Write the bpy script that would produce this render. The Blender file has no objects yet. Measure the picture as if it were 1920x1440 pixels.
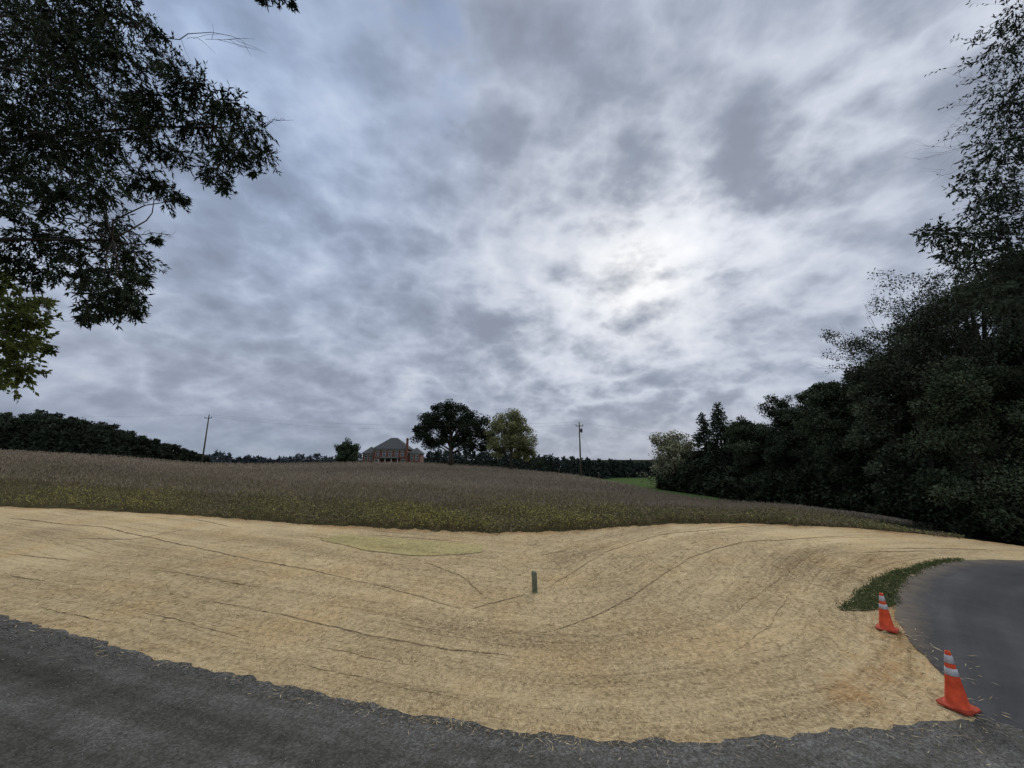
import bpy, math, random
import numpy as np
from mathutils import Vector, geometry
R = math.radians
rng = np.random.default_rng(7); random.seed(7)
C = bpy.context.scene.collection
F, TH, CZ = 723.0, R(11.0), 3.2
ct, st = math.cos(TH), math.sin(TH)

def ray(px, py):
    a, b = px-960.0, 720.0-py
    return a, F*ct-b*st, b*ct+F*st          # right, forward, up
def azel(px, py):
    a, f, u = ray(px, py); return math.atan2(a, f), u/math.hypot(a, f)
def gp(px, py, z=0.0):
    a, f, u = ray(px, py); t = (z-CZ)/u; return (a*t, f*t)
def at(px, py, Y):
    a, f, u = ray(px, py); return np.array([a/f*Y, Y, CZ+u/f*Y])

# ------------------------------------------------------------ terrain
def curve(pts):
    v = sorted((azel(p[0], p[1]) + tuple(p[2:]) for p in pts)); return [np.array(c) for c in zip(*v)]
B1 = curve([(0,950,.5),(180,957,.45),(350,967,.35),(600,985,.15),(760,993,.05),(900,999,0),(1050,999,0),(1130,990,.1),(1250,983,.22),(1400,981,.25),(1600,990,.2),(1780,1006,.1),(1920,1024,0)])
B2 = curve([(0,842,105),(200,852,108),(380,867,110),(480,868,112),(660,865,115),(800,866,115),(940,875,108),(1080,890,85),(1150,903,68),(1190,911,60),(1245,926,48),(1340,942,40),(1500,955,32),(1650,975,29),(1780,1001,26.5),(1920,1022,26)])
AZ3 = np.array([R(a) for a in (-180,-50,-35,-25,0,10,14,25,35,52,90,180)])
Z3 = np.array([2,2.0,0,-6,-9,-8,-5.6,-4.2,-3,-2,-1,0.0]); R3 = np.array([180,180,200,240,230,210,170,140,65,50,60,150.0])
post_xy = gp(1003, 1098); hump = gp(1380, 1040)
AZW = azel(1800, 1005)[0]
def sm(t): t = np.clip(t, 0, 1); return t*t*(3-2*t)
def r1f(az):
    e = np.interp(az, B1[0], B1[1]); z = np.interp(az, B1[0], B1[2]); return (z-CZ)/e
def H(x, y):
    x = np.asarray(x, float); y = np.asarray(y, float)
    az = np.arctan2(x, y); r = np.hypot(x, y)+1e-6
    z1 = np.interp(az, B1[0], B1[2]); r1 = (z1-CZ)/np.interp(az, B1[0], B1[1])
    r2 = np.maximum(np.interp(az, B2[0], B2[2]), r1+1.5); z2 = CZ+r2*np.interp(az, B2[0], B2[1])-0.38
    z3 = np.interp(az, AZ3, Z3); r3 = np.maximum(np.interp(az, AZ3, R3), r2+20)
    near = z1*sm((r-r1*.45)/(r1*.55))
    t = np.clip((r-r1)/(r2-r1), 0, 1)
    mid = z1+(z2-z1)*t
    far = z2+(z3-z2)*sm((r-r2)/(r3-r2))
    z = np.where(r < r1, near, np.where(r < r2, mid, far))
    w = sm((r1-r)/2.5)
    z = z + w*(-.16*np.exp(-((x-post_xy[0])**2+(y-post_xy[1])**2)/5.0)+.18*np.exp(-((x-hump[0])**2/18+(y-hump[1])**2/5)))
    z = z + w*np.clip((r-7)/3, 0, 1)*.010*(np.sin(x*1.3+y*.7)+np.sin(y*1.7-x*.9))
    return z
def hz(x, y): return float(H(x, y))

# ------------------------------------------------------------ helpers
def tag(o, label=None, cat=None, group=None, kind=None):
    if label: o['label'] = label
    if cat: o['category'] = cat
    if group: o['group'] = group
    if kind: o['kind'] = kind
    return o
def empty(name, loc, rz=0, **k):
    o = bpy.data.objects.new(name, None); C.objects.link(o); o.location = [float(v) for v in loc]; o.rotation_euler = (0, 0, rz)
    return tag(o, **k)
def mesh_np(name, V, Fc, mat, parent=None, col=None, sd=None, smooth=False, origin=None):
    V = np.asarray(V, np.float32).reshape(-1, 3); Fc = np.asarray(Fc, np.int32)
    if origin is not None: V = V-np.asarray(origin, np.float32)
    n = Fc.shape[1]; me = bpy.data.meshes.new(name)
    me.vertices.add(len(V)); me.vertices.foreach_set('co', V.ravel())
    me.loops.add(Fc.size); me.loops.foreach_set('vertex_index', Fc.ravel())
    me.polygons.add(len(Fc)); me.polygons.foreach_set('loop_start', np.arange(0, Fc.size, n, dtype=np.int32))
    me.update(calc_edges=True)
    if smooth: me.polygons.foreach_set('use_smooth', np.ones(len(Fc), bool))
    if col is not None:
        a = me.color_attributes.new('tint', 'FLOAT_COLOR', 'POINT')
        c = np.ones((len(V), 4), np.float32); c[:, :3] = col; a.data.foreach_set('color', c.ravel())
    if sd is not None:
        a = me.attributes.new('sd', 'FLOAT_VECTOR', 'POINT'); a.data.foreach_set('vector', np.asarray(sd, np.float32).ravel())
    me.materials.append(mat)
    o = bpy.data.objects.new(name, me); C.objects.link(o)
    if parent is not None: o.parent = parent
    return o
class MB:
    def __init__(s): s.v = []; s.f = []
    def add(s, vs, fs):
        b = len(s.v); s.v += [tuple(float(q) for q in v) for v in vs]; s.f += [tuple(b+i for i in f) for f in fs]; return s
    def box(s, x0, x1, y0, y1, z0, z1):
        return s.add([(x0,y0,z0),(x1,y0,z0),(x1,y1,z0),(x0,y1,z0),(x0,y0,z1),(x1,y0,z1),(x1,y1,z1),(x0,y1,z1)],
              [(3,2,1,0),(4,5,6,7),(0,1,5,4),(1,2,6,5),(2,3,7,6),(3,0,4,7)])
    def tube(s, pts, rad, n=6):
        P = [Vector([float(q) for q in p]) for p in pts]; b = len(s.v)
        for i, p in enumerate(P):
            d = (P[min(i+1, len(P)-1)]-P[max(i-1, 0)])
            d = d.normalized() if d.length > 1e-6 else Vector((0, 0, 1))
            u = d.cross(Vector((0.13, 1, 0.2)) if abs(d.y) < .9 else Vector((1, 0, 0.1))).normalized(); w = d.cross(u)
            r = rad[i] if hasattr(rad, '__len__') else rad
            for k in range(n):
                a = 2*math.pi*k/n; s.v.append(tuple(p+u*math.cos(a)*r+w*math.sin(a)*r))
        for i in range(len(P)-1):
            for k in range(n):
                a, c = b+i*n+k, b+i*n+(k+1) % n; s.f.append((a, c, c+n, a+n))
        s.f.append(tuple(b+k for k in range(n))[::-1]); s.f.append(tuple(b+(len(P)-1)*n+k for k in range(n)))
        return s
    def build(s, name, mat, parent=None, smooth=False, origin=None, bevel=0):
        me = bpy.data.meshes.new(name); v = s.v
        if origin is not None: v = [(a-origin[0], b-origin[1], c-origin[2]) for a, b, c in v]
        me.from_pydata(v, [], s.f); me.update(); me.materials.append(mat)
        if smooth: me.polygons.foreach_set('use_smooth', [True]*len(me.polygons))
        o = bpy.data.objects.new(name, me); C.objects.link(o)
        if parent is not None: o.parent = parent
        if bevel:
            m = o.modifiers.new('b', 'BEVEL'); m.width = bevel; m.segments = 2; m.limit_method = 'ANGLE'
        return o

# ------------------------------------------------------------ materials
def newmat(name):
    m = bpy.data.materials.new(name); m.use_nodes = True; nt = m.node_tree
    b = nt.nodes['Principled BSDF']; b.inputs['Specular IOR Level'].default_value = .2
    return m, nt, b
def nd(nt, t, **k):
    n = nt.nodes.new(t)
    for a, v in k.items(): setattr(n, a, v)
    return n
def lk(nt, a, b): nt.links.new(a, b)
def val(nt, node_in, v):
    if hasattr(v, 'links'): nt.links.new(v, node_in)
    else: node_in.default_value = v
def math_(nt, op, a, b=0.0, c=None, clamp=False):
    n = nd(nt, 'ShaderNodeMath', operation=op); n.use_clamp = clamp
    val(nt, n.inputs[0], a); val(nt, n.inputs[1], b)
    if c is not None: val(nt, n.inputs[2], c)
    return n.outputs[0]
def noise(nt, vec, scale, detail=4, rough=.55, dist=0):
    n = nd(nt, 'ShaderNodeTexNoise'); n.inputs['Scale'].default_value = scale; n.inputs['Detail'].default_value = detail
    n.inputs['Roughness'].default_value = rough; n.inputs['Distortion'].default_value = dist
    if vec is not None: lk(nt, vec, n.inputs['Vector'])
    return n.outputs['Fac']
def mapping(nt, vec, scale=(1,1,1), rot=(0,0,0), loc=(0,0,0)):
    n = nd(nt, 'ShaderNodeMapping'); n.inputs['Scale'].default_value = scale; n.inputs['Rotation'].default_value = rot
    n.inputs['Location'].default_value = loc; lk(nt, vec, n.inputs['Vector']); return n.outputs[0]
def ramp(nt, fac, stops):
    n = nd(nt, 'ShaderNodeValToRGB'); e = n.color_ramp.elements
    while len(e) < len(stops): e.new(.5)
    for i, (p, c) in enumerate(stops):
        e[i].position = p; e[i].color = tuple(c)+(1,) if hasattr(c, '__len__') else (c, c, c, 1)
    lk(nt, fac, n.inputs[0]); return n.outputs[0]
def mix(nt, fac, a, b, mode='MIX'):
    n = nd(nt, 'ShaderNodeMix', data_type='RGBA', blend_type=mode)
    val(nt, n.inputs[0], fac)
    for s, v in ((6, a), (7, b)):
        if hasattr(v, 'links'): lk(nt, v, n.inputs[s])
        else: n.inputs[s].default_value = tuple(v)+(1,)
    return n.outputs[2]
def bump(nt, b, h, s, d=.02):
    n = nd(nt, 'ShaderNodeBump'); n.inputs['Strength'].default_value = s; n.inputs['Distance'].default_value = d
    lk(nt, h, n.inputs['Height']); lk(nt, n.outputs[0], b.inputs['Normal'])
def objco(nt): return nd(nt, 'ShaderNodeTexCoord').outputs['Object']
def simple(name, c, rough=.7, sc=6, amt=.25, spec=.2, metal=0):
    m, nt, b = newmat(name); n = noise(nt, objco(nt), sc, 5)
    col = mix(nt, ramp(nt, n, [(.3, 0.0), (.7, 1.0)]), [q*(1-amt) for q in c], [min(1, q*(1+amt)) for q in c])
    lk(nt, col, b.inputs['Base Color']); b.inputs['Roughness'].default_value = rough
    b.inputs['Specular IOR Level'].default_value = spec; b.inputs['Metallic'].default_value = metal
    return m
def tinted(name, sc=3.0, amt=.35, transl=0.0):
    m = bpy.data.materials.new(name); m.use_nodes = True; nt = m.node_tree; nt.nodes.remove(nt.nodes['Principled BSDF'])
    a = nd(nt, 'ShaderNodeAttribute', attribute_name='tint').outputs['Color']; b = nd(nt, 'ShaderNodeBsdfDiffuse')
    if amt:
        n = noise(nt, objco(nt), sc, 2); a = mix(nt, 1.0, a, ramp(nt, n, [(.3, 1-amt), (.7, 1.0)]), 'MULTIPLY')
    lk(nt, a, b.inputs[0]); out = b.outputs[0]
    if transl:
        t = nd(nt, 'ShaderNodeBsdfTranslucent'); lk(nt, a, t.inputs[0]); ms = nd(nt, 'ShaderNodeMixShader')
        ms.inputs[0].default_value = transl; lk(nt, b.outputs[0], ms.inputs[1]); lk(nt, t.outputs[0], ms.inputs[2]); out = ms.outputs[0]
    lk(nt, out, nt.nodes['Material Output'].inputs[0])
    return m
M = {}
M['leaf'] = tinted('leaf', amt=0, transl=.3); M['leafdark'] = tinted('leaf_dark', amt=0); M['weed'] = tinted('weed', amt=0)
M['bark'] = simple('bark', (.05, .042, .035), .9, 9, .4)
M['polewood'] = simple('pole_wood', (.09, .075, .06), .9, 5, .3)
M['blades'] = tinted('straw_blades', amt=0)
M['stone'] = tinted('stone', amt=0)
M['wire'] = simple('wire', (.05, .05, .055), .5)
# straw blanket: sd = (distance along the rolls, distance across them, distance from the ragged borders)
def straw_mat(name, light, dark, brown):
    m, nt, b = newmat(name); oc = objco(nt)
    sdn = nd(nt, 'ShaderNodeAttribute', attribute_name='sd').outputs['Vector']
    sx = nd(nt, 'ShaderNodeSeparateXYZ'); lk(nt, sdn, sx.inputs[0])
    wn = noise(nt, mapping(nt, sdn, (.16, .3, 0), loc=(4, 4, 0)), 1.0, 2, .5)
    dd = math_(nt, 'ADD', sx.outputs[1], math_(nt, 'MULTIPLY', wn, .9))
    cb_ = nd(nt, 'ShaderNodeCombineXYZ'); lk(nt, sx.outputs[0], cb_.inputs[0]); lk(nt, dd, cb_.inputs[1]); sdw = cb_.outputs[0]
    streak = noise(nt, mapping(nt, sdw, (.06, .8, 0)), 1.0, 3, .5)
    streak2 = noise(nt, mapping(nt, sdw, (.12, 7.0, 0), loc=(3, 7, 0)), 1.0, 3, .55)
    streak3 = noise(nt, mapping(nt, sdw, (1.6, 26, 0), loc=(13, 3, 0)), 1.0, 3, .65)
    big = noise(nt, oc, .28, 3, .6)
    f1 = noise(nt, mapping(nt, oc, (75, 11, 9), (0, 0, R(25))), 1, 2, .7, .4)
    f2 = noise(nt, mapping(nt, oc, (12, 68, 9), (0, 0, R(-15))), 1, 2, .7, .4)
    fib = math_(nt, 'MAXIMUM', f1, f2)
    mid = noise(nt, oc, 14, 4, .8)
    ph = math_(nt, 'MULTIPLY', dd, 11.0); line = math_(nt, 'POWER', math_(nt, 'ABSOLUTE', math_(nt, 'SINE', ph)), 18.0)
    line = math_(nt, 'MULTIPLY', line, ramp(nt, noise(nt, mapping(nt, sdw, (.12, 1.9, 0), loc=(9, 1, 0)), 1.0, 3, .6), [(.44, 0.0), (.64, 1.0)]))
    tot = math_(nt, 'MULTIPLY', fib, .95)
    for nn_, k_ in ((streak, .55), (streak2, .33), (streak3, .45), (mid, .95), (big, .50)): tot = math_(nt, 'ADD', tot, math_(nt, 'MULTIPLY', math_(nt, 'SUBTRACT', nn_, .5), k_))
    tot = math_(nt, 'SUBTRACT', tot, math_(nt, 'MULTIPLY', line, .10))
    col = ramp(nt, tot, [(.18, dark), (.36, brown), (.54, light), (.78, [q*1.3 for q in light])])
    warm = ramp(nt, noise(nt, mapping(nt, oc, loc=(5, 9, 0)), .45, 4), [(.48, 0.0), (.66, .45)])
    col = mix(nt, warm, col, mix(nt, 1.0, col, (1.02, .88, .70), 'MULTIPLY'))
    edge = ramp(nt, math_(nt, 'ADD', math_(nt, 'MULTIPLY', sx.outputs[2], .6), math_(nt, 'MULTIPLY', noise(nt, oc, 2.2, 5, .7), 1.2)), [(.45, .85), (.88, 0.0)])
    col = mix(nt, edge, col, mix(nt, 1.0, col, (.76, .56, .38), 'MULTIPLY'))
    lk(nt, col, b.inputs['Base Color']); b.inputs['Roughness'].default_value = .9; b.inputs['Specular IOR Level'].default_value = .1
    h = math_(nt, 'ADD', fib, math_(nt, 'ADD', math_(nt, 'MULTIPLY', streak2, .5), math_(nt, 'MULTIPLY', mid, .7))); h = math_(nt, 'SUBTRACT', h, math_(nt, 'MULTIPLY', line, .3)); bump(nt, b, h, .75, .035)
    return m
M['straw'] = straw_mat('straw_mat', (.56, .43, .24), (.15, .105, .052), (.36, .265, .145))
M['strawgreen'] = straw_mat('straw_green', (.46, .385, .17), (.14, .12, .05), (.31, .255, .11))
def gravel_mat():
    m, nt, b = newmat('gravel'); oc = objco(nt)
    sdn = nd(nt, 'ShaderNodeAttribute', attribute_name='sd').outputs['Vector']
    streak = noise(nt, mapping(nt, sdn, (.05, 1.7, 0)), 1.0, 4, .55, .2)
    v = nd(nt, 'ShaderNodeTexVoronoi'); v.inputs['Scale'].default_value = 44; lk(nt, oc, v.inputs['Vector'])
    fine = noise(nt, oc, 60, 4, .85); big = noise(nt, oc, 1.1, 7, .75)
    g = nd(nt, 'ShaderNodeSeparateColor'); lk(nt, v.outputs['Color'], g.inputs[0])
    sx = nd(nt, 'ShaderNodeSeparateXYZ'); lk(nt, sdn, sx.inputs[0]); edge = ramp(nt, math_(nt, 'ADD', sx.outputs[1], math_(nt, 'MULTIPLY', big, 1.2)), [(.50, 1.0), (1.0, 0.0)])
    coarse = math_(nt, 'ADD', math_(nt, 'MULTIPLY', edge, .20), .20)
    t = math_(nt, 'ADD', math_(nt, 'MULTIPLY', g.outputs[0], coarse), math_(nt, 'MULTIPLY', fine, .50))
    t = math_(nt, 'ADD', t, math_(nt, 'MULTIPLY', streak, .80)); t = math_(nt, 'ADD', t, math_(nt, 'MULTIPLY', big, .50))
    t = math_(nt, 'SUBTRACT', t, .28)
    col = ramp(nt, t, [(.42, (.026, .0235, .018)), (.64, (.062, .058, .048)), (.82, (.115, .11, .098)), (1.0, (.24, .235, .22))])
    lk(nt, col, b.inputs['Base Color']); b.inputs['Roughness'].default_value = .9; b.inputs['Specular IOR Level'].default_value = .08
    h = math_(nt, 'ADD', math_(nt, 'MULTIPLY', math_(nt, 'MULTIPLY', v.outputs['Distance'], math_(nt, 'ADD', edge, .3)), -1.0), math_(nt, 'ADD', math_(nt, 'MULTIPLY', streak, 2.5), math_(nt, 'MULTIPLY', fine, .5))); bump(nt, b, h, .75, .025)
    return m
M['gravel'] = gravel_mat()
def asphalt_mat():
    m, nt, b = newmat('asphalt'); oc = objco(nt)
    n1 = noise(nt, oc, 55, 5, .85); n2 = noise(nt, oc, .6, 7, .7)
    sdn = nd(nt, 'ShaderNodeAttribute', attribute_name='sd').outputs['Vector']; n3 = noise(nt, mapping(nt, sdn, (.06, 1.1, 0)), 1.0, 4, .6)
    t = math_(nt, 'ADD', math_(nt, 'MULTIPLY', n1, .45), math_(nt, 'ADD', math_(nt, 'MULTIPLY', n2, .45), math_(nt, 'MULTIPLY', n3, .60)))
    col = ramp(nt, t, [(.56, (.022, .0225, .025)), (.74, (.040, .041, .045)), (.95, (.085, .086, .088))])
    # dust and straw crumbs carried onto the edge
    sx = nd(nt, 'ShaderNodeSeparateXYZ'); lk(nt, sdn, sx.inputs[0]); du = ramp(nt, math_(nt, 'ADD', sx.outputs[1], math_(nt, 'MULTIPLY', noise(nt, oc, 3, 5, .75), .9)), [(.45, .75), (.95, 0.0)])
    col = mix(nt, du, col, (.16, .125, .085))
    lk(nt, col, b.inputs['Base Color'])
    b.inputs['Roughness'].default_value = .8; b.inputs['Specular IOR Level'].default_value = .18; bump(nt, b, n1, .5, .012); return m
M['asphalt'] = asphalt_mat()
M['ground'] = tinted('ground', 1.2, .4)

# ------------------------------------------------------------ edge curve for (s, d) coordinates
gravel_edge = [(-60, 27.5), (-30, 16.2)]+[gp(*p) for p in [(0,1152),(150,1195),(300,1235),(450,1268),(600,1300),(730,1330),(850,1352),(960,1372),(1060,1382),(1180,1390),(1300,1391),(1420,1384),(1540,1374),(1680,1362),(1830,1348)]]
asph_edge = [gp(*p) for p in [(1830,1345),(1808,1318),(1785,1288),(1740,1240),(1697,1192),(1677,1150),(1680,1115),(1703,1087),(1745,1067),(1800,1057),(1860,1053),(1920,1052)]]+[(30, 14.5), (45, 15)]
def resample(P, step):
    out = [np.array(P[0], float)]
    for a, b in zip(P[:-1], P[1:]):
        a = np.array(a, float); b = np.array(b, float); n = max(1, int(np.linalg.norm(b-a)/step))
        out += [a+(b-a)*k/n for k in range(1, n+1)]
    return np.array(out)
def smooth(P, it=4):
    P = P.copy()
    for _ in range(it): P[1:-1] = P[:-2]*.25+P[1:-1]*.5+P[2:]*.25
    return P
trk = smooth(resample([p for p in gravel_edge if p[0] < 3.2]+[(5.6, 6.3), (7.0, 7.6)]+asph_edge[5:], .35), 25)
seg = np.linalg.norm(np.diff(trk, axis=0), axis=1); arc = np.concatenate([[0], np.cumsum(seg)])
def sdco(x, y):
    P = np.stack([x, y], 1); out = np.zeros((len(P), 3))
    A = trk[:-1]; D = np.diff(trk, axis=0); L2 = (D**2).sum(1)
    for i in range(0, len(P), 4000):
        q = P[i:i+4000, None]-A[None]; t = np.clip((q*D).sum(2)/L2, 0, 1); e = q-t[..., None]*D
        d2 = (e**2).sum(2); j = d2.argmin(1); k = np.arange(len(j))
        out[i:i+4000, 0] = arc[j]+t[k, j]*seg[j]; out[i:i+4000, 1] = np.sqrt(d2[k, j])
    r = np.hypot(x, y); out[:, 2] = np.minimum(np.clip((r1f(np.arctan2(x, y))-r)*.5, 0, 9), np.where((x > 4.2) & (y < 9.5), out[:, 1]*.9, 9))
    return out

# ------------------------------------------------------------ base ground: one sheet to the horizon
def polar(azs, rads_fn, off):
    azs = np.asarray(azs); Rr = rads_fn(azs); nA, nR = Rr.shape
    X = Rr*np.sin(azs)[:, None]; Y = Rr*np.cos(azs)[:, None]
    x, y = X.ravel(), Y.ravel(); z = H(x, y)+off
    i = np.arange(nA-1)[:, None]*nR+np.arange(nR-1)[None]; i = i.ravel()
    return x, y, z, np.stack([i, i+1, i+nR+1, i+nR], 1)
azg = np.linspace(-math.pi, math.pi, 721)
rr = np.concatenate([np.linspace(.3, 30, 50), np.geomspace(31, 140, 70), np.geomspace(150, 4000, 40)])
x, y, z, fc = polar(azg, lambda a: np.tile(rr, (len(a), 1)), 0)
r = np.hypot(x, y); az = np.arctan2(x, y); r1 = r1f(az); r2 = np.interp(az, B2[0], B2[2])
z = z-np.where(r < r1+.8, .07, 0.0)
weedsoil = np.array([.15, .128, .10]); nearsoil = np.array([.09, .08, .04]); lawn = np.array([.085, .125, .045]); forest = np.array([.03, .033, .02])
w = sm((r-r1*1.7)/(r1*.6))[:, None]
col = nearsoil*(1-w)+weedsoil*w
far = (r > r2+2)[:, None]; col = np.where(far, lawn, col)
col = np.where(((az > R(27)) & (r > r2+.5) | (np.abs(az) > R(60)) | (r > 195))[:, None], forest, col)
g = mesh_np('ground', np.stack([x, y, z], 1), fc, M['ground'], col=col, smooth=True); tag(g, kind='structure')

azs = np.linspace(R(-72), R(72), 760)
erng = np.random.default_rng(3); ek = np.convolve(erng.standard_normal(900), np.ones(5)/5, 'same'); ek2 = np.convolve(erng.standard_normal(900), np.hanning(41)/12, 'same')
def ragged(a):
    q = (np.asarray(a)+R(72))/R(144)*759; return .28*np.interp(q, np.arange(900), ek)+.3*np.interp(q, np.arange(900), ek2)
def srad(a):
    rr1 = r1f(a)+ragged(a)+np.where(a > AZW, .9, 0); return 3.0+(rr1[:, None]-3.0)*(np.linspace(0, 1, 150)[None])**1.25
x, y, z, fc = polar(azs, srad, 0)
sd = sdco(x, y)
strawg = mesh_np('straw_ground', np.stack([x, y, z], 1), fc, M['straw'], sd=sd, smooth=True); tag(strawg, kind='structure')

def wob(P, amp, f=3.0, ph=0.0):
    P = P.copy(); t = np.arange(len(P)); d = np.gradient(P, axis=0); d /= np.linalg.norm(d, axis=1)[:, None]+1e-9
    n = amp*(np.sin(t*.31*f+ph)+.6*np.sin(t*.83*f+1.3*ph)+.5*rng.standard_normal(len(P)))
    n[0] = n[-1] = 0
    return P+np.stack([-d[:, 1], d[:, 0]], 1)*n[:, None]
def inside(P, G):
    ins = np.zeros(len(G), bool); b = np.roll(P, -1, 0)
    for i in range(len(P)):
        c = ((P[i, 1] > G[:, 1]) != (b[i, 1] > G[:, 1])); xi = (b[i, 0]-P[i, 0])*(G[:, 1]-P[i, 1])/(b[i, 1]-P[i, 1]+1e-12)+P[i, 0]
        ins ^= c & (G[:, 0] < xi)
    return ins
def region(name, P, spacing, off, mat, dip=None, **k):
    P = np.asarray(P); n = len(P); x0, y0 = P.min(0); x1, y1 = P.max(0)
    gx, gy = np.meshgrid(np.arange(x0, x1, spacing), np.arange(y0, y1, spacing)); G = np.stack([gx.ravel(), gy.ravel()], 1)
    G = G+rng.uniform(-.1, .1, G.shape)*spacing
    G = G[inside(P, G)]; vv = [Vector(p) for p in P.tolist()]+[Vector(p) for p in G.tolist()]
    res = geometry.delaunay_2d_cdt(vv, [], [list(range(n))], 1, 1e-5)
    V = np.array([tuple(v) for v in res[0]]); T = np.array([t for t in res[2] if len(t) == 3])
    A = V[T]; e1 = A[:, 1]-A[:, 0]; e2 = A[:, 2]-A[:, 0]; cr = e1[:, 0]*e2[:, 1]-e1[:, 1]*e2[:, 0]; T[cr < 0] = T[cr < 0][:, ::-1]
    zz = H(V[:, 0], V[:, 1])+off
    if dip is not None:
        dm = np.min(np.hypot(V[:, None, 0]-dip[None, :, 0], V[:, None, 1]-dip[None, :, 1]), axis=1); zz = np.where(dm < .12, zz-.020, zz)
    return mesh_np(name, np.column_stack([V, zz]), T, mat, sd=sdco(V[:, 0], V[:, 1]), smooth=True, **k)
ge = wob(resample(gravel_edge, .09), .03, 1.6)
gtail = [(7.4, 7.0), (9.2, 5.0), (10.2, 2), (11.6, -12), (-60, -12)]
tag(region('gravel_road', np.vstack([ge, gtail]), .5, .010, M['gravel']), kind='structure')
ae = wob(resample(asph_edge, .12), .02, 1.7)
back = wob(resample([(8.6, -12), (7.3, 1.6), (6.9, 3.4), (6.4, 4.6), (5.9, 5.4)], .1), .045)
tag(region('asphalt_road', np.vstack([ae, [(45, 9), (26, 8), (19, 3), (19, -12)], back]), .4, .022, M['asphalt'], dip=back), kind='structure')
mp = [gp(*p, z=.1) for p in [(640,1003),(760,1008),(905,1017),(903,1030),(860,1036),(770,1038),(690,1030),(600,1014)]]
o = region('netting_mat', wob(resample(mp+[mp[0]], .3)[:-1], .03), .5, .02, M['strawgreen']); tag(o, 'yellow green straw mat strip lying across the pale straw below the weeds', 'mat')

# seams where blankets overlap
M['seam'] = simple('seam_brown', (.23, .16, .085), .95, 2, .6)  # darker brown of the blanket lap edge itself
seams = [[(0,985),(200,1002),(390,1037),(600,1072),(770,1108),(880,1133)],[(885,1130),(935,1112),(990,1098)],
 [(380,1118),(560,1155),(700,1188),(860,1213),(1010,1226)],[(985,1184),(1060,1168),(1150,1130),(1230,1085),(1300,1052),(1400,1031),(1520,1018),(1600,1012)],
 [(1020,1088),(1130,1042),(1240,1012),(1380,997),(1500,990)],[(300,975),(430,997),(560,1006),(640,1020),(700,1036),(790,1052)],[(800,1052),(870,1075),(905,1102)],
 [(0,1075),(180,1098),(330,1120)],[(0,1012),(150,1018),(250,1020),(420,990)],[(760,1040),(905,1033)],[(560,1200),(760,1240),(960,1262),(1160,1255)],
 [(1140,1285),(1240,1250),(1330,1200),(1380,1140),(1470,1080),(1600,1045),(1760,1035)],[(640,1003),(770,1008),(905,1017)],[(60,1130),(330,1190),(640,1255),(900,1312),(1120,1335)],
 [(1490,1060),(1600,1040),(1750,1030),(1910,1032)], [(900,1050),(990,1040),(1070,1030)],[(0,1040),(250,1062),(470,1095),(690,1150),(900,1190)],[(0,1100),(300,1150),(560,1215)],
 [(1200,1300),(1340,1240),(1440,1170),(1480,1110),(1560,1070)]]
strong = {0, 1, 2, 3, 4, 6}
for sI, sp in enumerate(seams):
    P = smooth(resample([gp(*p, z=.05) for p in sp], .14), 6); P = wob(P, .014, 2, sI)
    vs, fs = [], []; d = np.gradient(P, axis=0); d /= np.linalg.norm(d, axis=1)[:, None]+1e-9; nn = np.stack([-d[:, 1], d[:, 0]], 1)
    dist = np.hypot(P[:, 0], P[:, 1]); wd = (.006+.009*rng.random(len(P)))*np.clip(dist/9, .8, 2.2)*(1.7 if sI in strong else .65); wd *= np.clip(np.sin(np.linspace(0.05, math.pi-.05, len(P)))*3, .2, 1); wd *= np.clip((.85 if sI in strong else .5)+(.4 if sI in strong else 1.0)*np.sin(np.arange(len(P))*.11+sI*2), .1, 1.2)
    for k, (dx, h) in enumerate(((-1.3, -.01), (-.2, .018), (.5, .016), (1.1, -.01))):
        q = P+nn*(wd*dx)[:, None]; zz = H(q[:, 0], q[:, 1])+(h if h < 0 else h*np.clip(wd/.012, .1, 1.2)-.004); vs.append(np.column_stack([q, zz]))
    V = np.concatenate(vs); n = len(P)
    for k in range(3):
        i = np.arange(n-1)+k*n; fs.append(np.stack([i, i+n, i+n+1, i+1], 1))
    mesh_np('seam', V, np.concatenate(fs), M['seam'], strawg)

# ------------------------------------------------------------ leaves / blades
def unit(v): return v/(np.linalg.norm(v, axis=1)[:, None]+1e-9)
def leaves(name, P, D, L, W, col, mat, parent=None, origin=None, up=None):
    N = len(P); D = unit(D); S = unit(np.cross(D, rng.standard_normal((N, 3)) if up is None else up))
    L = np.broadcast_to(L, N)[:, None]; W = np.broadcast_to(W, N)[:, None]
    V = np.empty((N, 4, 3)); V[:, 0] = P; V[:, 1] = P+D*L*.45+S*W*.5; V[:, 2] = P+D*L; V[:, 3] = P+D*L*.45-S*W*.5
    c = np.repeat(np.asarray(col, float).reshape(N, 1, 3), 4, 1).reshape(-1, 3)
    return mesh_np(name, V.reshape(-1, 3), np.arange(N*4).reshape(N, 4), mat, parent, col=c, origin=origin)
N = 140000
a = rng.uniform(R(-60), R(58), N); rmin = 4.5; rad = rmin*(19/rmin)**rng.random(N)
X = rad*np.sin(a); Y = rad*np.cos(a)
gpoly = np.vstack([np.array(gravel_edge), gtail])
apoly = np.vstack([np.array(asph_edge), [(45, 9), (26, 8), (19, 3), (19, -12), (8.6, -12), (7.3, 1.6), (6.1, 4.8)]])
G = np.stack([X, Y], 1); jit = rng.standard_normal(G.shape)*.15*(rng.random((N, 1))*1.5)
jit *= np.where((X > 4.5) & (Y < 8), 1.9, 1.0)[:, None]
keep = ~inside(gpoly, G+jit) & ~inside(apoly, G+jit*.8) & (rad < r1f(a))
G = G[keep]; rad = rad[keep]; n = len(G)
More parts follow.
